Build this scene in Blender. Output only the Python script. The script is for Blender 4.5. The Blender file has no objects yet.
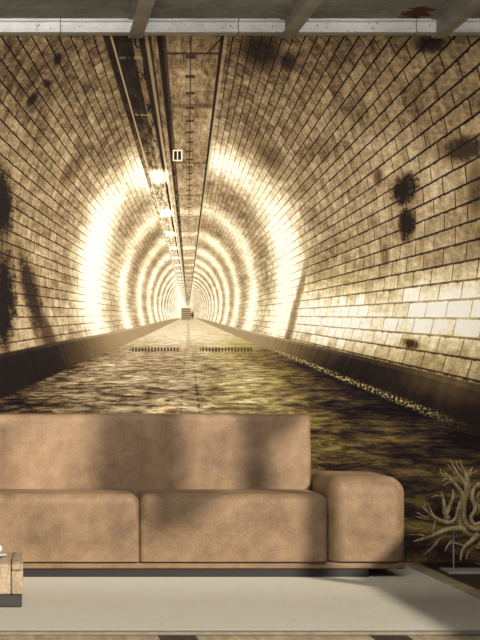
import bpy, bmesh, math, random
from mathutils import Vector, noise
random.seed(7)
S = bpy.context.scene
COL = S.collection
F = 2000.0            # focal length in pixels of the 480 px wide frame
VX, VY = 26.0, 388.0  # where the lines running away from the camera meet
H = 0.96              # eye height
DW = 10.98            # distance of the back wall

# ------------------------------------------------------------------ helpers
def lin(c):
    out = []
    for v in c[:3]:
        v /= 255.0
        out.append(v / 12.92 if v <= .04045 else ((v + .055) / 1.055) ** 2.4)
    return (*out, 1.0)

def obj(name, bm, mat, parent=None, smooth=False):
    me = bpy.data.meshes.new(name)
    bmesh.ops.recalc_face_normals(bm, faces=bm.faces[:])
    bm.to_mesh(me); bm.free()
    if smooth:
        for p in me.polygons: p.use_smooth = True
    o = bpy.data.objects.new(name, me)
    COL.objects.link(o)
    if mat: me.materials.append(mat)
    if parent is not None:
        o.parent = parent
        o.location = -parent.location     # meshes are built in world coordinates
    return o

def tag(o, label=None, cat=None, group=None, kind=None):
    if label: o['label'] = label
    if cat: o['category'] = cat
    if group: o['group'] = group
    if kind: o['kind'] = kind
    return o

def thing(name, loc, label, cat, group=None):
    o = bpy.data.objects.new(name, None)
    o.empty_display_size = .05
    COL.objects.link(o); o.location = loc
    return tag(o, label, cat, group)

def add_box(bm, x0, x1, y0, y1, z0, z1, bev=0.0, seg=2):
    r = bmesh.ops.create_cube(bm, size=1)
    vs = r['verts']
    for v in vs:
        v.co = Vector((x0 + (v.co.x + .5) * (x1 - x0), y0 + (v.co.y + .5) * (y1 - y0), z0 + (v.co.z + .5) * (z1 - z0)))
    if bev > 0:
        es = list({e for v in vs for e in v.link_edges})
        bmesh.ops.bevel(bm, geom=es, offset=bev, segments=seg, affect='EDGES', profile=.5)

def box(x0, x1, y0, y1, z0, z1, bev=0.0, seg=2):
    bm = bmesh.new(); add_box(bm, x0, x1, y0, y1, z0, z1, bev, seg); return bm

def rounded(x0, x1, y0, y1, z0, z1, r, n=22, puff=0.0, wob=0.0, seed=0, rf=None, flat=None):
    """soft upholstered block: box with round edges, a slight swell and a little waviness"""
    bm = bmesh.new()
    c = Vector(((x0 + x1) / 2, (y0 + y1) / 2, (z0 + z1) / 2))
    h = Vector(((x1 - x0) / 2, (y1 - y0) / 2, (z1 - z0) / 2))
    cache = {}
    def V(p):
        k = tuple(round(q, 5) for q in p)
        if k not in cache: cache[k] = bm.verts.new(p)
        return cache[k]
    # spacing: dense near the edges
    def ts(hh):
        a = [-1 + (r * 1.0 / hh) * i / 6 for i in range(6)]
        m = max(4, int(n))
        i0 = -1 + r / hh
        b = [i0 + (-2 * i0) * i / m for i in range(m + 1)]
        return a + b + [-q for q in reversed(a)]
    T = [ts(h.x), ts(h.y), ts(h.z)]
    for ax in range(3):
        u, w = (ax + 1) % 3, (ax + 2) % 3
        for sgn in (-1, 1):
            for i in range(len(T[u]) - 1):
                for j in range(len(T[w]) - 1):
                    q = []
                    for (a, b) in ((i, j), (i + 1, j), (i + 1, j + 1), (i, j + 1)):
                        p = [0, 0, 0]; p[ax] = sgn * h[ax]; p[u] = T[u][a] * h[u]; p[w] = T[w][b] * h[w]
                        q.append(V(p))
                    if sgn < 0: q.reverse()
                    bm.faces.new(q)
    for v in bm.verts:
        p = v.co.copy()
        rr = r if rf is None else rf(p, h)
        q = Vector([max(-(h[k] - rr), min(h[k] - rr, p[k])) for k in range(3)])
        d = p - q
        if d.length > 1e-9: d = d.normalized() * rr
        t = Vector([p[k] / h[k] for k in range(3)])
        sw = Vector((0, 0, 0))
        for k in range(3):
            a, b = (k + 1) % 3, (k + 2) % 3
            if abs(t[k]) > .5:
                sw[k] = math.copysign(1, t[k]) * puff * (1 - t[a] ** 4) * (1 - t[b] ** 4) * (abs(t[k]) - .5) * 2
        v.co = c + q + d + sw
        if wob:
            n1 = noise.noise(v.co * 4 + Vector((seed, 0, 0))) + .5 * noise.noise(v.co * 11 + Vector((seed, 3, 0)))
            v.co += (d.normalized() if d.length > 1e-9 else Vector((0, 0, 1))) * n1 * wob
    if flat is not None:
        for v in bm.verts: v.co.z = max(v.co.z, flat)
    return bm

def add_tube(bm, pts, rads, seg=8, sub=5, wob=0.0):
    """tapering bent branch through the given points"""
    P = [Vector(p) for p in pts]
    path, rad = [], []
    for i in range(len(P) - 1):
        p0 = P[i - 1] if i > 0 else P[i] * 2 - P[i + 1]
        p3 = P[i + 2] if i + 2 < len(P) else P[i + 1] * 2 - P[i]
        p1, p2 = P[i], P[i + 1]
        for k in range(sub):
            t = k / sub
            path.append(.5 * (2 * p1 + (p2 - p0) * t + (2 * p0 - 5 * p1 + 4 * p2 - p3) * t * t + (3 * p1 - p0 - 3 * p2 + p3) * t ** 3))
            rad.append(rads[i] * (1 - t) + rads[i + 1] * t)
    path.append(P[-1]); rad.append(rads[-1])
    rings = []
    up = Vector((0, 1, 0))
    for i, p in enumerate(path):
        d = (path[min(i + 1, len(path) - 1)] - path[max(i - 1, 0)]).normalized()
        a = d.cross(up)
        a = a.normalized() if a.length > 1e-4 else Vector((1, 0, 0))
        b = d.cross(a).normalized()
        ring = []
        for k in range(seg):
            th = 2 * math.pi * k / seg
            rr = rad[i] * (1 + wob * (math.sin(3 * th + i * .35) * .6 + noise.noise(p * 60 + Vector((k, 0, 0)))))
            ring.append(bm.verts.new(p + (a * math.cos(th) + b * math.sin(th)) * rr))
        rings.append(ring)
    for i in range(len(rings) - 1):
        for k in range(seg):
            bm.faces.new((rings[i][k], rings[i][(k + 1) % seg], rings[i + 1][(k + 1) % seg], rings[i + 1][k]))
    bm.faces.new(rings[0][::-1]); bm.faces.new(rings[-1])

def add_lathe(bm, prof, cx, cy, seg=40):
    rings = []
    for (r, z) in prof:
        if r < 1e-6: rings.append([bm.verts.new((cx, cy, z))])
        else: rings.append([bm.verts.new((cx + r * math.cos(2 * math.pi * k / seg), cy + r * math.sin(2 * math.pi * k / seg), z)) for k in range(seg)])
    for a, b in zip(rings, rings[1:]):
        for k in range(seg):
            k2 = (k + 1) % seg
            if len(a) == 1 and len(b) == 1: continue
            if len(a) == 1: bm.faces.new((a[0], b[k], b[k2]))
            elif len(b) == 1: bm.faces.new((a[k], a[k2], b[0]))
            else: bm.faces.new((a[k], a[k2], b[k2], b[k]))

# ------------------------------------------------------------------ node language
class G:
    def __init__(self, name, rough=.8, spec=.2, metal=0.0):
        self.m = bpy.data.materials.new(name); self.m.use_nodes = True
        self.t = self.m.node_tree
        self.bsdf = self.t.nodes['Principled BSDF']
        self.bsdf.inputs['Roughness'].default_value = rough
        self.bsdf.inputs['Specular IOR Level'].default_value = spec
        self.bsdf.inputs['Metallic'].default_value = metal
    def n(self, typ, **kw):
        nd = self.t.nodes.new(typ)
        for k, v in kw.items(): setattr(nd, k, v)
        return nd
    def put(self, sock, v):
        if isinstance(v, X): self.t.links.new(v.s, sock)
        elif v is not None: sock.default_value = v
    def math(self, op, a, b=None, c=None, clamp=False):
        nd = self.n('ShaderNodeMath', operation=op, use_clamp=clamp)
        for i, v in enumerate((a, b, c)):
            if v is not None: self.put(nd.inputs[i], v)
        return X(self, nd.outputs[0])
    def vec(self, x, y, z=0.0):
        nd = self.n('ShaderNodeCombineXYZ')
        for i, v in enumerate((x, y, z)): self.put(nd.inputs[i], v)
        return X(self, nd.outputs[0])
    def noise(self, v, scale, detail=3.0, rough=.55, dist=0.0):
        nd = self.n('ShaderNodeTexNoise', noise_dimensions='3D')
        self.put(nd.inputs['Vector'], v)
        nd.inputs['Scale'].default_value = scale; nd.inputs['Detail'].default_value = detail
        nd.inputs['Roughness'].default_value = rough; nd.inputs['Distortion'].default_value = dist
        return X(self, nd.outputs[0])
    def ramp(self, f, stops, interp='LINEAR'):
        nd = self.n('ShaderNodeValToRGB'); cr = nd.color_ramp; cr.interpolation = interp
        while len(cr.elements) < len(stops): cr.elements.new(.5)
        for e, (p, c) in zip(cr.elements, stops): e.position = p; e.color = c
        self.put(nd.inputs[0], f); return X(self, nd.outputs[0])
    def mixc(self, f, a, b, mode='MIX'):
        nd = self.n('ShaderNodeMix', data_type='RGBA', blend_type=mode)
        self.put(nd.inputs[0], f); self.put(nd.inputs[6], a); self.put(nd.inputs[7], b)
        return X(self, nd.outputs[2])
    def coords(self, kind='Object'):
        nd = self.n('ShaderNodeTexCoord'); return X(self, nd.outputs[kind])
    def split(self, v):
        nd = self.n('ShaderNodeSeparateXYZ'); self.put(nd.inputs[0], v)
        return [X(self, o) for o in nd.outputs]
    def step(self, v, a, b):        # smooth 0..1 between a and b (a may exceed b)
        if a > b: return 1 - self.step(v, b, a)
        nd = self.n('ShaderNodeMapRange', interpolation_type='SMOOTHSTEP')
        self.put(nd.inputs[0], v); nd.inputs[1].default_value = a; nd.inputs[2].default_value = b
        return X(self, nd.outputs[0])
    def lerp(self, f, a, b):
        nd = self.n('ShaderNodeMix', data_type='FLOAT')
        self.put(nd.inputs[0], f); self.put(nd.inputs[2], a); self.put(nd.inputs[3], b)
        return X(self, nd.outputs[0])
    def bump(self, h, strength=.3, dist=.01):
        nd = self.n('ShaderNodeBump'); nd.inputs['Strength'].default_value = strength; nd.inputs['Distance'].default_value = dist
        self.put(nd.inputs['Height'], h); self.t.links.new(nd.outputs[0], self.bsdf.inputs['Normal'])
    def color(self, c): self.put(self.bsdf.inputs['Base Color'], c)
    def rough(self, c): self.put(self.bsdf.inputs['Roughness'], c)

class X:
    def __init__(self, g, s): self.g, self.s = g, s
    def __add__(a, b): return a.g.math('ADD', a, b)
    __radd__ = __add__
    def __sub__(a, b): return a.g.math('SUBTRACT', a, b)
    def __rsub__(a, b): return a.g.math('SUBTRACT', b, a)
    def __mul__(a, b): return a.g.math('MULTIPLY', a, b)
    __rmul__ = __mul__
    def __truediv__(a, b): return a.g.math('DIVIDE', a, b)
    def __rtruediv__(a, b): return a.g.math('DIVIDE', b, a)
    def abs(a): return a.g.math('ABSOLUTE', a)
    def sqrt(a): return a.g.math('SQRT', a)
    def exp(a): return a.g.math('EXPONENT', a)
    def fract(a): return a.g.math('FRACT', a)
    def max(a, b): return a.g.math('MAXIMUM', a, b)
    def min(a, b): return a.g.math('MINIMUM', a, b)
    def clamp(a): return a.g.math('ADD', a, 0.0, clamp=True)

# ------------------------------------------------------------------ the printed tunnel (flat wallpaper design)
def mural_material():
    g = G('tunnel_print', rough=.75, spec=.15)
    px, py, _ = g.split(g.coords('UV'))          # print coordinates, one unit is about 5.5 mm of paper
    dx = px - 188.0; dy = 315.0 - py
    r = (dx * dx + dy * dy).sqrt() + .6
    ux = dx / r; uy = dy / r
    A = ux * ux * 1.2346 + uy * uy * .7182       # section of the bore: upright ellipse, centre above the eye
    B = uy * .2298
    rho = (B + (B * B + A * .9265).sqrt()) / A
    z = rho * 564.0 / r
    s = g.math('ARCTAN2', rho * ux * 1.1111, (rho * uy - .32) * .8475)
    P = g.vec(px, py)
    n_big = g.noise(P, .022, 4, .6)
    n_fine = g.noise(P, .16, 5, .78)
    wall_v = g.vec(z, s)
    # tiles of the lining
    bt = g.n('ShaderNodeTexBrick', offset=.5, offset_frequency=2)
    wob = (n_fine - .5) * .012
    g.put(bt.inputs['Vector'], g.vec(z + wob, s + wob))
    for k, v in (('Color1', (.0, .0, .0, 1)), ('Color2', (1, 1, 1, 1)), ('Mortar', (.5, .5, .5, 1))): bt.inputs[k].default_value = v
    for k, v in (('Scale', 1), ('Mortar Size', .0040), ('Mortar Smooth', .35), ('Bias', 0), ('Brick Width', .165), ('Row Height', .0530)): bt.inputs[k].default_value = v
    tilec = X(g, bt.outputs[0]); mort = X(g, bt.outputs[1])
    fade = g.step(z, 15.0, 3.0)
    streak = g.noise(g.vec(z * 5.5, s * 2.4), 2.2, 5, .7)
    wall = .50 + (tilec - .5) * .12 * fade + (n_big - .5) * .40 + (streak - .5) * .55 * g.step(z, 14.0, 4.0) + (n_fine - .5) * .75 - g.step(py, 200.0, 60.0) * .10
    # lighter lining low on the sides, darker up at the crown
    side = g.step(s.abs(), .9, 2.0)
    wall = wall + side * .09
    # lit rings
    t = ((z - 5.25) / 2.55 + .5).fract() - .5
    t = t * g.lerp(g.step(z, 5, 16), 1.0, .8)
    ring = ((t * t) * -15.0).exp() * g.step(z, 3.7, 4.6)
    wall = wall + ring * .40 + g.step(z, 4.0, 20.0) * .07
    wall = wall - mort * g.lerp(g.step(z, 2.5, 12.0), .42, .10) * g.lerp(g.step(wall, .75, 1.0), 1.0, .55)
    def blob(cx, cy, rx, ry, rot=0.0, p=1.0):
        a, b = math.cos(math.radians(rot)), math.sin(math.radians(rot))
        ex = px - cx; ey = py - cy
        u = (ex * a + ey * b) / rx; w = (ey * a - ex * b) / ry
        return ((u * u + w * w) * -p).exp()
    wall = wall + blob(97, 255, 19, 66, 8) * .36 + blob(290, 250, 16, 62, -6) * .36 + blob(150, 176, 18, 20) * .42
    wall = wall + blob(405, 306, 110, 26, -10) * .42 * (.55 + tilec * .6) + blob(470, 325, 60, 30) * .42 + blob(400, 180, 90, 70) * .06 + blob(232, 166, 22, 16, 30) * .22
    wall = wall + blob(335, 322, 60, 26, 12) * .30 + blob(40, 322, 60, 22, -10) * .10 + blob(183, 288, 7, 30) * .55
    wall = wall - blob(30, 60, 60, 50) * .06 - blob(240, 60, 40, 40) * .07
    # damp and soot stains with ragged edges
    rag = (n_fine - .5) * 3.6 + (streak - .5) * 2.8 + (tilec - .5) * .4 - mort * .5
    st = None
    for (cx, cy, rx, ry, rot, w) in ((404, 189, 13, 16, 10, 1.0), (407, 224, 9, 16, 0, .95), (461, 149, 22, 13, -10, .75), (2, 205, 11, 40, 0, 1.0),
                                     (3, 300, 13, 62, 0, 1.0), (32, 296, 9, 50, -14, .8), (45, 330, 8, 40, -22, .6), (58, 59, 4, 6, 20, 1.0), (47, 84, 4, 4, 0, 1.0),
                                     (33, 99, 4, 9, 35, 1.0), (262, 52, 20, 16, 20, .75), (288, 61, 9, 9, 0, .8), (378, 177, 5, 10, 0, .5), (411, 344, 10, 6, 10, .85), (292, 322, 4, 60, 14, .55),
                                     (270, 155, 10, 18, -40, .35), (430, 44, 16, 9, 0, .8), (385, 255, 4, 12, 0, .4), (75, 165, 6, 22, 30, .35), (476, 190, 8, 30, 0, .4)):
        b = blob(cx, cy, rx * 1.35, ry * 1.35, rot) * 1.7 + rag * .6 - .80
        b = g.math('MULTIPLY', b, 1.5, clamp=True) * w
        st = b if st is None else st.max(b)
    wall = g.lerp(st, wall, .06)
    # -------- service channel and duct along the crown
    kk = dx / dy                                   # constant along lines that run to the vanishing point (upper half)
    above = g.step(dy, 4.0, 14.0)
    near = g.step(dy, 95.0, 215.0)
    hard = g.noise(g.vec(kk * 38.0, 3200.0 / (dy.max(3.0))), 1.0, 6, .82)
    chan_in = g.step(kk, -.312, -.300) * g.step(kk, -.082, -.096) * above
    chan = g.lerp(near, .72, .10) + (hard - .5) * g.lerp(near, 3.2, .9)
    def strip(c, w, soft=.006): return g.step((kk - c).abs(), w + soft, w)
    chan = g.lerp(strip(-.192, .009) * g.step(hard, .42, .5), chan, g.lerp(near, .85, .36) + (hard - .5) * .8)
    chan = g.lerp(strip(-.276, .0018, .004), chan, g.lerp(near, .90, .58))
    chan = g.lerp(strip(-.150, .004), chan, g.lerp(near, .86, .48))
    chan = g.lerp(strip(-.122, .009), chan, g.lerp(near, .72, .40) + (hard - .5) * 1.2)
    chan = g.lerp(strip(-.166, .0045), chan, .10)
    chan = g.lerp(strip(-.098, .011) * g.step(hard, .42, .50), chan, .06)
    # cross brackets of the channel
    br = ((1.0 / dy.max(3.0)) * 900.0).fract()
    chan = g.lerp(g.step((br - .5).abs(), .03, .01) * g.step(kk, -.275, -.262) * g.step(kk, -.17, -.19) * g.step(hard, .4, .55), chan, .48)
    lamp = g.step((((1.0 / dy.max(3.0)) * 390.0 + .674).fract() - .5).abs(), .2, .06) * g.step(dy, 165.0, 142.0) * g.step(kk, -.28, -.26) * g.step(kk, -.13, -.16)
    chan = chan + lamp * .75
    duct_in = g.step(kk, -.086, -.080) * g.step(kk, .125, .119) * above
    duct = .50 + (n_fine - .5) * .75 + (n_big - .5) * .6 + (hard - .5) * .75 - g.step(dy, 195, 260) * .05
    duct = duct + g.step(dy, 160, 90) * .12
    sl = (1.0 / dy.max(3.0)) / .00032
    hook = g.step(((sl + .4).fract() - .5).abs(), .12, .05) * g.step((kk - .010).abs(), .022, .017)
    duct = g.lerp((strip(.010, .0012, .0025)).max(hook) * g.step(dy, 60, 120) * .8, duct, .12)
    seam = g.step((((1.0 / dy.max(3.0)) * 560.0 + .82).fract() - .5).abs(), .035, .015)
    duct = g.lerp(seam * .3, duct, .14)
    diag = g.step((px + py * .93 - 257.0).abs(), 1.6, .6) * g.step(py, 56.0, 53.0) * g.step(px, 200.0, 204.0)
    duct = g.lerp(diag * .8, duct, .12)
    line = g.step((py - 53.5).abs(), 1.6, .6)
    duct = g.lerp(line * .8, duct, .14)
    duct = duct + g.step((((1.0 / dy.max(3.0)) * 390.0 + .674).fract() - .5).abs(), .22, .02) * g.step(dy, 150.0, 110.0) * .20
    wall = g.lerp(chan_in, wall, chan)
    wall = g.lerp(duct_in, wall, duct)
    wall = g.lerp(strip(.124, .0045, .004) * above, wall, .08)
    wall = g.lerp(strip(.136, .005, .004) * above * .6, wall, .62)
    wall = g.lerp(strip(-.084, .003, .003) * above * .8, wall, .16)
    vb = g.step((px - 177.5).abs(), 5.2, 4.4) * g.step((py - 155.5).abs(), 6.0, 5.2)
    wall = g.lerp(vb, wall, .92)
    vi = g.step((px - 177.5).abs(), 3.8, 3.2) * g.step((py - 155.5).abs(), 4.6, 4.0) * g.step((px - 177.5).abs(), .3, .8)
    wall = g.lerp(vi, wall, .10)
    # -------- curb and roadway
    fy = (0.0 - dy).max(.4)
    q = fy / (dx.abs() + .2)
    right = g.step(dx, -1.0, 1.0)
    q_top = g.lerp(right, .205, .236) + g.step(r, 130.0, 50.0) * .025
    q_bot = g.lerp(right, .445, .405) + g.step(r, 130.0, 40.0) * .03
    below = g.step(dy, -2.0, -4.5)
    edge = (n_fine - .5) * .03
    in_curb = g.step(q - q_top, -.006, .010) * below
    in_floor = g.step(q - q_bot + edge, -.008, .012) * below
    cn = g.noise(g.vec(q * 3.0 + z * .6, z * 9.0), 1.3, 3, .6)
    curb = g.lerp(g.lerp(right, g.step(r, 160.0, 60.0), g.step(r, 190.0, 55.0)), g.lerp(right, .06, .09), .58) + (cn - .5) * g.lerp(right, .16, .24) + (n_fine - .5) * .08
    curb = curb + blob(440, 385, 45, 14, 14) * .20 - blob(330, 372, 40, 12, 14) * .08
    curb = g.lerp(g.step((q - q_top - .015).abs(), .018, .004) * .6, curb, curb + .16)
    fz = 1.0 / fy
    xf = dx / fy
    f1 = g.noise(g.vec(xf * 3.4, fz * 2300.0), 1.0, 9, .80, .35)
    f2 = g.noise(g.vec(xf * 1.1, fz * 420.0, 4.0), 1.0, 3, .6)
    f1 = g.lerp(.75, f1, g.step(f1, .34, .66))
    dark_r = g.step(xf - (py - 400.0) * -.004, .75, 1.75)
    base = g.lerp(dark_r, .45, .19)
    amp = g.lerp(dark_r, .80, .50)
    flo = base + blob(258, 385, 70, 30) * .18 + (f1 - .5) * amp + (f2 - .5) * .6
    flo = flo - g.step(q - q_bot, .16, .0) * .22 * g.step(fy, 14.0, 40.0) + blob(380, 440, 60, 12, -8) * .10
    farf = g.step(fy, 62.0, 8.0)
    flo = g.lerp(farf, flo, .74 + (f1 - .5) * .35 + (f2 - .5) * .4)
    flo = flo + blob(120, 372, 70, 16) * .10 + blob(190, 338, 60, 12) * .15 - blob(20, 408, 40, 16) * .22
    mid = g.step((dx / fy - .022).abs(), .105, .080)
    flo = g.lerp(mid * .8, flo, flo * .45 + .34 + (f1 - .5) * .3 + (f2 - .5) * .3)
    mline = g.step(((dx / fy - .022).abs() - .095).abs(), .018, .004) * g.step(f1, .60, .42) * g.step(fy, 25.0, 55.0)
    flo = g.lerp(mline * .6, flo, .16)
    # drain gratings across the road
    bars = g.step(((px / 3.2).fract() - .5).abs(), .40, .28)
    grate = g.step((py - 349.5).abs(), 2.4, 1.4) * g.step((px - 155.0).abs(), 26.0, 24.0).max(g.step((px - 226.0).abs(), 27.0, 25.0))
    flo = g.lerp(grate * bars * .75, flo, .18)
    # pale crust along the foot of the right curb
    crust = g.step((q - q_bot - .0).abs(), .030, .006) * g.step(g.noise(P, .42, 3, .8), .48, .58) * right * g.step(px, 262.0, 292.0) * g.step(px, 490.0, 410.0)
    v = g.lerp(in_curb, wall, curb)
    v = g.lerp(in_floor, v, flo)
    v = g.lerp(crust * below, v, .72)
    # steps and a walker at the far end
    stair = g.step((px - 186.0).abs(), 5.2, 4.2) * g.step((py - 314.0).abs(), 6.5, 5.5)
    v = g.lerp(stair, v, .62 + g.step(((py / 2.2).fract() - .5).abs(), .35, .2) * -.22)
    man = blob(192.3, 315, 1.5, 3.2) * 1.2
    v = g.lerp(man.clamp(), v, .22)
    v = v.clamp()
    sepia = g.ramp(v, [(0, lin((16, 11, 10))), (.14, lin((40, 29, 22))), (.3, lin((84, 66, 44))), (.45, lin((132, 110, 78))), (.6, lin((173, 150, 115))),
                       (.76, lin((216, 197, 158))), (.9, lin((247, 235, 203))), (1, lin((255, 251, 236)))])
    olive = g.ramp(v, [(0, lin((17, 10, 15))), (.14, lin((46, 32, 34))), (.3, lin((88, 70, 40))), (.45, lin((134, 116, 58))), (.6, lin((176, 158, 84))),
                       (.76, lin((217, 200, 130))), (.9, lin((246, 236, 186))), (1, lin((253, 250, 246)))])
    tint = (in_floor * g.step(px, 170.0, 260.0) + blob(420, 330, 130, 50, 14) * .6 + crust).clamp() * g.lerp(g.step(n_big, .4, .6), .4, .85)
    g.color(g.mixc(tint, sepia, olive))
    return g.m

# ------------------------------------------------------------------ other materials
def concrete(name, a, b, scale=3.0, rough=.85):
    g = G(name, rough, .2)
    p = g.coords('Object')
    n = g.noise(p, scale, 5, .65); n2 = g.noise(p, scale * 14, 3, .6)
    g.color(g.ramp(n * .75 + n2 * .25, [(.32, lin(a)), (.68, lin(b))]))
    g.bump(n2, .15, .01)
    return g.m

def ceiling_material():
    g = G('ceiling_concrete', .9, .15)
    p = g.coords('Object'); x, y, z = g.split(p)
    n = g.noise(p, 2.2, 6, .68); n2 = g.noise(p, 30, 3, .6)
    c = g.ramp(n * .75 + n2 * .25, [(.34, lin((108, 112, 112))), (.5, lin((140, 144, 143))), (.68, lin((172, 175, 172)))])
    ex = (x - 2.10) / .10; ey = (y - 10.72) / .22
    m = (1.25 - (ex * ex + ey * ey) + (g.noise(p, 12, 4, .7) - .5) * 3.0)
    c = g.mixc(g.step(m, .2, .7), c, g.ramp(g.noise(p, 26, 3, .7), [(.35, lin((48, 36, 30))), (.62, lin((120, 70, 48)))]))
    g.color(c); g.bump(n2 + n, .3, .01)
    return g.m

def steel_material(name, a, b, metal=.25, rough=.55, specks=True):
    g = G(name, rough, .4, metal)
    p = g.coords('Object'); x, y, z = g.split(p)
    n = g.noise(p, 5, 5, .65)
    c = g.ramp(n, [(.35, lin(a)), (.65, lin(b))])
    if specks:
        c = g.mixc(g.step(g.noise(p, 55, 2, .5), .66, .72) * .8, c, lin((62, 58, 52)))
        ln = g.step((((x - .187) / .97 + .5).fract() - .5).abs(), .004, .002)
        c = g.mixc(ln * .8, c, lin((50, 49, 47)))
    g.color(c); g.bump(n, .1, .005)
    return g.m

def leather_material():
    g = G('tan_leather', .62, .3)
    p = g.coords('Object')
    n = g.noise(p, 3.0, 5, .62, .3); n2 = g.noise(p, 14, 4, .6); n3 = g.noise(p, 110, 3, .6)
    f = n * .50 + n2 * .28 + n3 * .22
    c = g.ramp(f, [(.34, lin((74, 57, 39))), (.47, lin((104, 83, 62))), (.56, lin((118, 96, 73))), (.68, lin((136, 114, 89)))])
    # worn nicks and pale scratches
    sc = g.noise(g.vec(*[a * b for a, b in zip(g.split(p), (3.0, 3.0, 16.0))]), 3.2, 3, .5, 1.5)
    c = g.mixc(g.step((sc - .5).abs(), .006, .001) * g.step(n, .5, .6) * .35, c, lin((160, 140, 114)))
    dk = g.noise(p, 1.7, 4, .7)
    c = g.mixc(g.step(dk, .56, .72) * .35, c, lin((74, 55, 36)))
    g.color(c); g.rough(.5 + n2 * .25)
    g.bump(n3 * .6 + n2 * .8, .22, .006)
    return g.m

def rug_material():
    g = G('woven_rug', .95, .05)
    p = g.coords('Object'); x, y, z = g.split(p)
    n = g.noise(p, 4, 4, .6)
    tw = (x * 84.0 - y * 30.0).fract() - .5
    rows = ((y * 40.0).fract() - .5).abs()
    h = g.step(tw.abs(), .12, .42)
    fl = g.noise(p, 160, 2, .6)
    c = g.ramp((h * .5 + fl * .45 + rows * .2) , [(.15, lin((198, 194, 183))), (.5, lin((181, 177, 165))), (.9, lin((156, 151, 139)))])
    c = g.mixc((n - .5).abs() * .5, c, lin((150, 142, 126)))
    g.color(c); g.bump(h * -1.0 + fl * .3, .5, .004)
    return g.m

def floor_material():
    g = G('floor_boards', .55, .3)
    p = g.coords('Object'); x, y, z = g.split(p)
    gr = g.noise(g.vec(x * 14.0, y * .9), 2.0, 5, .65)
    n = g.noise(p, 2.4, 5, .65)
    pale = g.ramp(gr * .45 + n * .55, [(.34, lin((104, 92, 74))), (.5, lin((142, 129, 108))), (.64, lin((176, 160, 132)))])
    dark = g.ramp(gr, [(.35, lin((22, 17, 13))), (.65, lin((46, 36, 28)))])
    t = ((x - .584 + .4) / .82).fract() * .82 - .4
    isd = g.step(t.abs(), .073, .070).max(g.step(x, 2.149, 2.152) * g.step(x, 2.462, 2.459))
    ln = g.step((t.abs() - .0715).abs(), .004, .002).max(g.step(t.abs(), .004, .002))
    c = g.mixc(isd, pale, dark)
    c = g.mixc(ln * .8, c, lin((16, 13, 11)))
    g.color(c); g.bump(gr, .12, .004)
    return g.m

def endgrain_material():
    g = G('split_log_wood', .7, .2)
    p = g.coords('Object'); x, y, z = g.split(p)
    # growth rings around a heart low in the block, with radial checks
    ex = x + .10; ez = z - .06
    rr = (ex * ex + ez * ez).sqrt()
    n = g.noise(p, 9, 4, .6)
    ring = g.math('SINE', rr * 300.0 + n * 9.0) * .5 + .5
    gr = g.noise(g.vec(x * 40, y * 3, z * 40), 1.5, 4, .6)
    c = g.ramp(ring * .07 + n * .6 + gr * .33, [(.3, lin((118, 103, 84))), (.5, lin((146, 130, 108))), (.7, lin((168, 153, 131)))])
    a = g.math('ARCTAN2', ez, ex)
    chk = g.step(((a * 3.3 + (g.noise(p, 7, 2, .5) - .5) * .8).fract() - .5).abs(), .045, .012) * g.step(rr, .03, .07)
    c = g.mixc(chk * .6, c, lin((84, 58, 36)))
    g.color(c); g.bump(chk * -1.0 + gr * .3, .5, .006)
    return g.m

def wood_material():
    g = G('weathered_root_wood', .8, .15)
    p = g.coords('Object'); x, y, z = g.split(p)
    n = g.noise(g.vec(x * 2.0, y * 2.0, z), 22, 5, .65, .8); n2 = g.noise(p, 90, 3, .6)
    g.color(g.ramp(n * .7 + n2 * .3, [(.34, lin((92, 79, 54))), (.5, lin((142, 126, 92))), (.66, lin((186, 170, 132)))]))
    g.bump(n + n2 * .5, .6, .006)
    return g.m

def plain(name, c, rough=.5, metal=0.0, spec=.4):
    g = G(name, rough, spec, metal)
    p = g.coords('Object'); n = g.noise(p, 25, 4, .6)
    k = tuple(max(0, v * .86) for v in c)
    g.color(g.ramp(n, [(.3, lin(k)), (.7, lin(c))]))
    return g.m

M = dict(binding=plain('grey_binding', (120, 113, 100), .95), mural=mural_material(), ceil=ceiling_material(), leather=leather_material(), rug=rug_material(), floor=floor_material(),
         log=endgrain_material(), root=wood_material(),
         wall=concrete('plaster_wall', (128, 124, 114), (158, 153, 142)),
         trim=steel_material('galvanised_channel', (203, 204, 204), (232, 233, 233)),
         beam=steel_material('painted_steel', (140, 139, 137), (168, 167, 164), specks=False),
         plinth=plain('black_plinth', (17, 14, 13), .5), base=plain('charcoal_base', (46, 44, 46), .5),
         china=plain('white_porcelain', (236, 235, 232), .18, spec=.5), metal=plain('brushed_metal', (176, 174, 170), .4, .5),
         coffee=plain('black_coffee', (26, 16, 10), .15))

# ------------------------------------------------------------------ the setting
XR = 2.80
tag(obj('floor', box(-7, 5, -1.5, DW + .25, -.15, 0), M['floor']), kind='structure')
tag(obj('wall_back', box(-3.2, XR + .2, DW + .004, DW + .2, 0, 3.3), M['wall']), kind='structure')
tag(obj('ceiling', box(-3.2, XR + .2, 6.3, DW + .2, 2.972, 3.2), M['ceil']), kind='structure')
# unseen right wall, low sill; headers and openings shaped to place sun and shade
wr = bmesh.new()
for b in ((3.0, 8.75, 0, .955), (8.75, DW + .004, 0, 2.972), (7.56, 8.75, 2.02, 2.972), (6.78, 7.54, 2.62, 2.972), (6.2, 6.78, 2.0, 2.972), (7.54, 7.56, .955, 2.972)):
    add_box(wr, XR, XR + .15, *b)
tag(obj('wall_right_sun_mask', wr, M['wall']), kind='structure')
tag(obj('wall_left_light_block', box(-3.35, -3.2, 6.2, DW + .2, 0, 3.2), M['wall']), kind='structure')  # unseen wall added to cut sky light from the left
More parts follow.
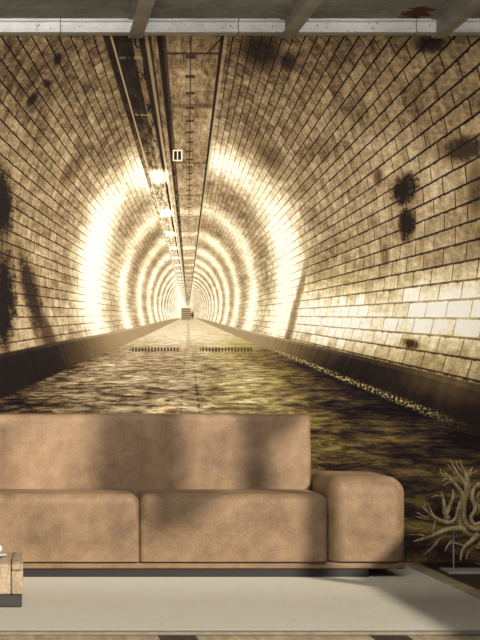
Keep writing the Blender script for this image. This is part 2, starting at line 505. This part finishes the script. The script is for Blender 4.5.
# steel channel under the ceiling, along the head of the wall
bm = bmesh.new()
add_box(bm, -3.2, XR, 10.90, DW + .003, 2.908, 2.954)
add_box(bm, -3.2, XR, 10.875, DW + .003, 2.895, 2.909, .003, 1)
add_box(bm, -3.2, XR, 10.875, DW + .003, 2.955, 2.971, .003, 1)
tag(obj('trim_1', bm, M['trim']), kind='structure')

# the wallpaper
K = F / DW
def PX(x): return VX + K * x
def PY(z): return VY - K * (z - H)
bm = box(-3.0, XR - .002, DW - .002, DW + .003, .002, 2.894)
uvl = bm.loops.layers.uv.new('print')
for f in bm.faces:
    for l in f.loops: l[uvl].uv = (PX(l.vert.co.x), PY(l.vert.co.z))
tag(obj('wall_mural', bm, M['mural']), 'flat sepia wallpaper print of a long tiled tunnel covering the wall behind the sofa', 'wallpaper')

# three steel beams under the ceiling
proto = None
for i, (x0, lab) in enumerate(((-.265, 'grey steel ceiling beam left of all others, beyond the left edge'), (.556, 'grey steel ceiling beam above the dark cable channel of the tunnel print'),
                              (1.378, 'grey steel ceiling beam over the right end of the sofa back, middle of three'), (2.200, 'grey steel ceiling beam nearest the right side, beside the rusty ceiling patch'))):
    if i == 0: continue
    if proto is None:
        t = thing('steel_beam', (x0, 10.8, 2.86), lab, 'beam', 'steel beams under the ceiling')
        w = .078
        bm = bmesh.new()
        add_box(bm, x0, x0 + w, 6.3, 10.865, 2.860, 2.870, .002, 1)
        obj('bottom_flange', bm, M['beam'], t)
        obj('web', box(x0 + .030, x0 + w - .030, 6.3, 10.865, 2.870, 2.962), M['beam'], t)
        obj('top_flange', box(x0, x0 + w, 6.3, 10.865, 2.962, 2.971), M['beam'], t)
        bm = bmesh.new(); add_box(bm, x0 + .047, x0 + .050, 6.31, 10.86, 2.8575, 2.861)
        obj('weld_ridge', bm, M['beam'], t)
        proto = t
    else:
        c = proto.copy(); COL.objects.link(c); c.location.x = x0; c['label'] = lab
        for ch in list(proto.children):
            d = ch.copy(); COL.objects.link(d); d.parent = c

# ------------------------------------------------------------------ sofa
sofa = thing('sofa', (.57, 10.4, .0), 'low tan worn leather sofa with block arm standing before the tunnel wallpaper', 'sofa')
SX0, SX1 = -.765, 1.900
obj('plinth', box(SX0 + .15, 1.715, 10.013, 10.74, .0145, .056), M['plinth'], sofa)
obj('base_frame', box(SX0 + .005, SX1 - .005, 10.0, 10.85, .056, .088, .006, 2), M['leather'], sofa, True)
def cush_r(p, h): return .020 + .026 * max(0, min(1, (p.z / h.z - .35) / .45))
for k, (a, b) in enumerate(((-.372, .5665), (.5675, 1.504))):
    obj('seat_cushion', rounded(a, b, 9.985, 10.50, .01, .430, .058, 22, .004, .002, k * 5, cush_r, .091), M['leather'], sofa, True)
obj('backrest', rounded(-.372, 1.487, 10.45, 10.80, .30, .818, .028, 30, .006, .004, 20), M['leather'], sofa, True)
def arm_r(p, h): return .026 + .018 * max(0, min(1, p.z / h.z)) + .048 * max(0, min(1, p.x / h.x)) * max(0, min(1, p.z / h.z + .4))
for s in (0, 1):
    if s: b = rounded(1.507, SX1, 9.99, 10.84, .0, .512, .082, 20, .006, .002, 31, None, .091)
    else: b = rounded(SX0, -.375, 9.99, 10.84, .0, .512, .07, 20, .008, .003, 37, None, .091)
    obj('armrest', b, M['leather'], sofa, True)

# ------------------------------------------------------------------ rug
bm = box(-2.6, 2.03, 7.82, 10.62, .0005, .014, .003, 1)
tag(obj('rug', bm, M['rug'], None), 'large flat beige woven rug with diagonal weave lying under the sofa and table', 'rug')
rg = bpy.data.objects['rug']
obj('binding', box(-2.6, 2.03, 7.752, 7.8195, .0005, .0135, .004, 2), M['binding'], rg)

# ------------------------------------------------------------------ low log table
tz = .0145
table = thing('coffee_table', (-.48, 8.93, tz), 'low coffee table of cracked pale log wood on a charcoal base', 'table')
obj('base', box(-.95, -.018, 8.62, 9.24, tz, tz + .056, .004, 1), M['base'], table)
bl = bmesh.new(); add_box(bl, -.965, -.066, 8.612, 9.252, tz + .0565, tz + .187, .006, 2)
obj('log_block', bl, M['log'], table, True)
br_ = bmesh.new(); add_box(br_, -.0635, -.013, 8.610, 9.25, tz + .0565, tz + .1585, .006, 2)
obj('log_block', br_, M['log'], table, True)
b3 = bmesh.new(); add_box(b3, -.0625, -.013, 8.612, 9.25, tz + .1605, tz + .187, .005, 2)
obj('log_slab', b3, M['log'], table, True)

top = tz + .1872
cup = thing('coffee_cup', (-.162, 8.95, top), 'white porcelain cup with ring handle standing on its saucer at the table edge', 'cup')
sz = top
bm = bmesh.new()
add_lathe(bm, [(0, sz + .0005), (.030, sz + .0005), (.034, sz + .003), (.076, sz + .013), (.078, sz + .0145), (.075, sz + .0155), (.034, sz + .0065), (0, sz + .006)], -.162, 8.95)
sau = obj('saucer', bm, M['china'], None, True)
tag(sau, 'white round saucer under the cup, on the log table', 'saucer')
cz = top + .0072; cup.location.z = cz
bm = bmesh.new()
add_lathe(bm, [(0, cz), (.020, cz), (.022, cz + .004), (.030, cz + .022), (.033, cz + .042), (.034, cz + .055), (.0322, cz + .055), (.0312, cz + .042), (.028, cz + .022), (.018, cz + .006), (0, cz + .005)], -.162, 8.95)
obj('cup_body', bm, M['china'], cup, True)
bm = bmesh.new()
hp = [(-.132, cz + .044), (-.119, cz + .045), (-.1115, cz + .036), (-.1135, cz + .026), (-.125, cz + .019), (-.135, cz + .018)]
add_tube(bm, [(a, 8.95, b) for a, b in hp], [.0032] * 6, 10, 5)
obj('handle', bm, M['china'], cup, True)
bm = bmesh.new(); add_lathe(bm, [(0, cz + .044), (.0305, cz + .044)], -.162, 8.95)
obj('coffee', bm, M['coffee'], cup)

# ------------------------------------------------------------------ driftwood on its stand
DY = 10.47
kd = F / DY
def W(px, py, off=0.0): return Vector(((px - VX) / kd, DY + off, H - (py - VY) / kd))
root = thing('driftwood_sculpture', ((463 - VX) / kd, DY, 0), 'gnarled pale driftwood root on a thin rod and metal plate right of the sofa', 'sculpture')
br = bmesh.new()
def branch(pts, r0, r1, o0=0.0, o1=0.0):
    n = len(pts)
    P3, R = [], []
    for i, (a, b) in enumerate(pts):
        t = i / (n - 1)
        P3.append(W(a, b, o0 + (o1 - o0) * t + .008 * math.sin(i * 2.1 + a)))
        R.append((r0 + (r1 - r0) * t) / kd)
    add_tube(br, P3, R, 9, 6, .13)
# trunk and its loops
branch([(465, 479), (467, 489), (464, 500), (460, 511), (459.5, 522), (464, 530), (473, 534), (484, 533), (497, 528)], 3.4, 4.8, 0, .0)
branch([(463, 498), (462, 510), (464, 521), (471, 528), (480, 527), (489, 518), (494, 503)], 2.6, 2.8, -.03, -.02)
branch([(492, 488), (483, 483), (474, 488), (471, 498), (474, 508), (470, 518), (474, 524), (482, 521), (486, 512)], 2.0, 2.2, -.02, -.03)
branch([(480, 492), (477, 500), (479, 508), (477, 515)], 1.7, 1.6, .01, 0)
branch([(497, 528), (507, 516), (513, 500), (510, 486)], 4.0, 1.0, 0, .03)
branch([(490, 531), (506, 536), (520, 531)], 3.4, .8, 0, -.03)
# crown
branch([(466, 488), (467, 478), (463, 469), (459.5, 460)], 2.8, .8, 0, -.01)
branch([(466, 480), (470, 473), (474, 467)], 2.0, .6, 0, .02)
branch([(467, 475), (472, 474), (478, 471)], 1.1, .5, 0, .03)
branch([(466, 484), (460, 476), (455, 468), (451, 460)], 1.8, .6, .0, .02)
branch([(460, 476), (453, 472), (446, 464)], 1.2, .5, .0, -.03)
branch([(464, 500), (460, 491), (454, 484), (447, 478), (440, 481)], 2.8, .7, .0, -.05)
branch([(454, 484), (447, 482), (442, 485)], 1.1, .5, -.02, -.05)
branch([(449, 479), (443, 474), (437, 472)], 1.0, .5, -.03, -.06)
branch([(455, 485), (449, 476), (444, 470)], 1.1, .5, -.01, .03)
branch([(462, 472), (458, 466), (457, 461)], .9, .4, .0, .01)
branch([(446, 478), (441, 474), (439, 468)], .8, .4, -.03, -.02)
# upright stub left of the trunk
branch([(449, 520), (446, 511), (445, 502), (443, 493)], 3.0, 1.2, .02, .04)
branch([(447, 516), (451, 505), (453.5, 496), (453, 489)], 2.6, .9, .02, .0)
branch([(444, 497), (438, 496), (433, 498)], .9, .4, .03, .05)
# hooked twig
branch([(440, 521), (449, 522), (455, 516), (456, 509), (457.5, 502)], 2.2, .7, -.03, -.04)
# left arm with twigs
branch([(462, 522), (452, 523), (443, 521), (436, 519), (428, 514), (419, 505)], 3.0, .6, 0, -.08)
branch([(438, 520), (432, 513), (429.5, 504)], 1.4, .5, -.03, .02)
branch([(434, 519), (426, 519), (417, 517)], 1.0, .5, -.05, .04)
branch([(434, 520), (432, 526), (431, 531)], 1.0, .5, -.05, -.06)
branch([(430, 515), (423, 516), (416, 512)], .8, .4, -.06, -.02)
branch([(428, 514), (424, 508), (424, 503)], .7, .4, -.06, -.02)
# long low root
branch([(466, 529), (455, 528), (443, 530), (430, 535), (420, 538), (410, 540)], 3.6, .7, .0, -.10)
branch([(440, 531), (430, 528), (420, 530), (411, 527)], 1.2, .5, .02, .08)
branch([(425, 536), (417, 534), (409, 535)], .9, .4, -.06, .0)
# lower roots
branch([(468, 533), (455, 537), (443, 539), (436, 547), (426, 556)], 2.3, .6, .03, .06)
branch([(477, 534), (468, 542), (461, 548), (457, 559)], 3.2, .9, -.02, -.07)
branch([(462, 545), (453, 543), (446, 549)], 1.3, .5, -.02, .03)
branch([(455, 537), (448, 545), (444, 552)], 1.1, .5, .03, -.02)
branch([(484, 534), (480, 544), (471, 551), (468, 560)], 2.6, .8, .02, .05)
branch([(468, 542), (476, 548), (484, 547)], 1.4, .6, -.02, .03)
branch([(490, 533), (492, 546), (499, 556)], 2.4, .8, 0, .04)
obj('root_wood', br, M['root'], root, True)
bm = bmesh.new()
xr = (453.5 - VX) / kd
add_tube(bm, [(xr, DY, .016), (xr, DY, .12), (xr, DY, .25)], [.0038] * 3, 12, 2)
obj('support_rod', bm, M['metal'], root, True)
bm = bmesh.new()
add_tube(bm, [(2.50, DY, .016), (2.50, DY, .12), (2.50, DY, .24)], [.0038] * 3, 12, 2)
obj('support_rod', bm, M['metal'], root, True)
bm = box((441 - VX) / kd, 2.60, 10.29, 10.51, .001, .016, .002, 1)
obj('base_plate', bm, M['metal'], root)

# ------------------------------------------------------------------ light
w = bpy.data.worlds.new('daylight'); S.world = w; w.use_nodes = True
bg = w.node_tree.nodes['Background']
bg.inputs[0].default_value = (1.0, .965, .91, 1); bg.inputs[1].default_value = .60
sd = bpy.data.lights.new('sun', 'SUN'); sd.energy = 5.7; sd.angle = math.radians(1.8); sd.color = (1, .9, .76)
so = bpy.data.objects.new('sun', sd); COL.objects.link(so)
az, el = math.radians(30), math.radians(22)
d = Vector((-math.sin(az) * math.cos(el), math.cos(az) * math.cos(el), -math.sin(el)))
so.rotation_euler = d.to_track_quat('-Z', 'Y').to_euler(); so.location = (6, 2, 5)

al = bpy.data.lights.new('added_mural_fill', 'AREA'); al.shape = 'RECTANGLE'; al.size = 5.6; al.size_y = .25; al.energy = 84; al.color = (1, .95, .87)  # added area light that brightens the print; no fixture belongs to it
al.spread = math.radians(92)
ao = bpy.data.objects.new('added_mural_fill', al); COL.objects.link(ao); ao.location = (.4, 7.6, 2.93)
ao.rotation_euler = (Vector((.4, DW, 1.7)) - ao.location).to_track_quat('-Z', 'Y').to_euler()
# ------------------------------------------------------------------ camera
cd = bpy.data.cameras.new('camera'); cam = bpy.data.objects.new('camera', cd); COL.objects.link(cam)
cam.location = (0, 0, H); cam.rotation_euler = (math.pi / 2, 0, 0)
cd.sensor_fit = 'HORIZONTAL'; cd.sensor_width = 36; cd.lens = 36 * F / 480
cd.shift_x = (240 - VX) / 480; cd.shift_y = -(320 - VY) / 480
cd.clip_end = 100
S.camera = cam
vs = S.view_settings
vs.view_transform = 'Standard'; vs.look = 'None'; vs.gamma = 1; vs.use_curve_mapping = False
vs.exposure = 0.3
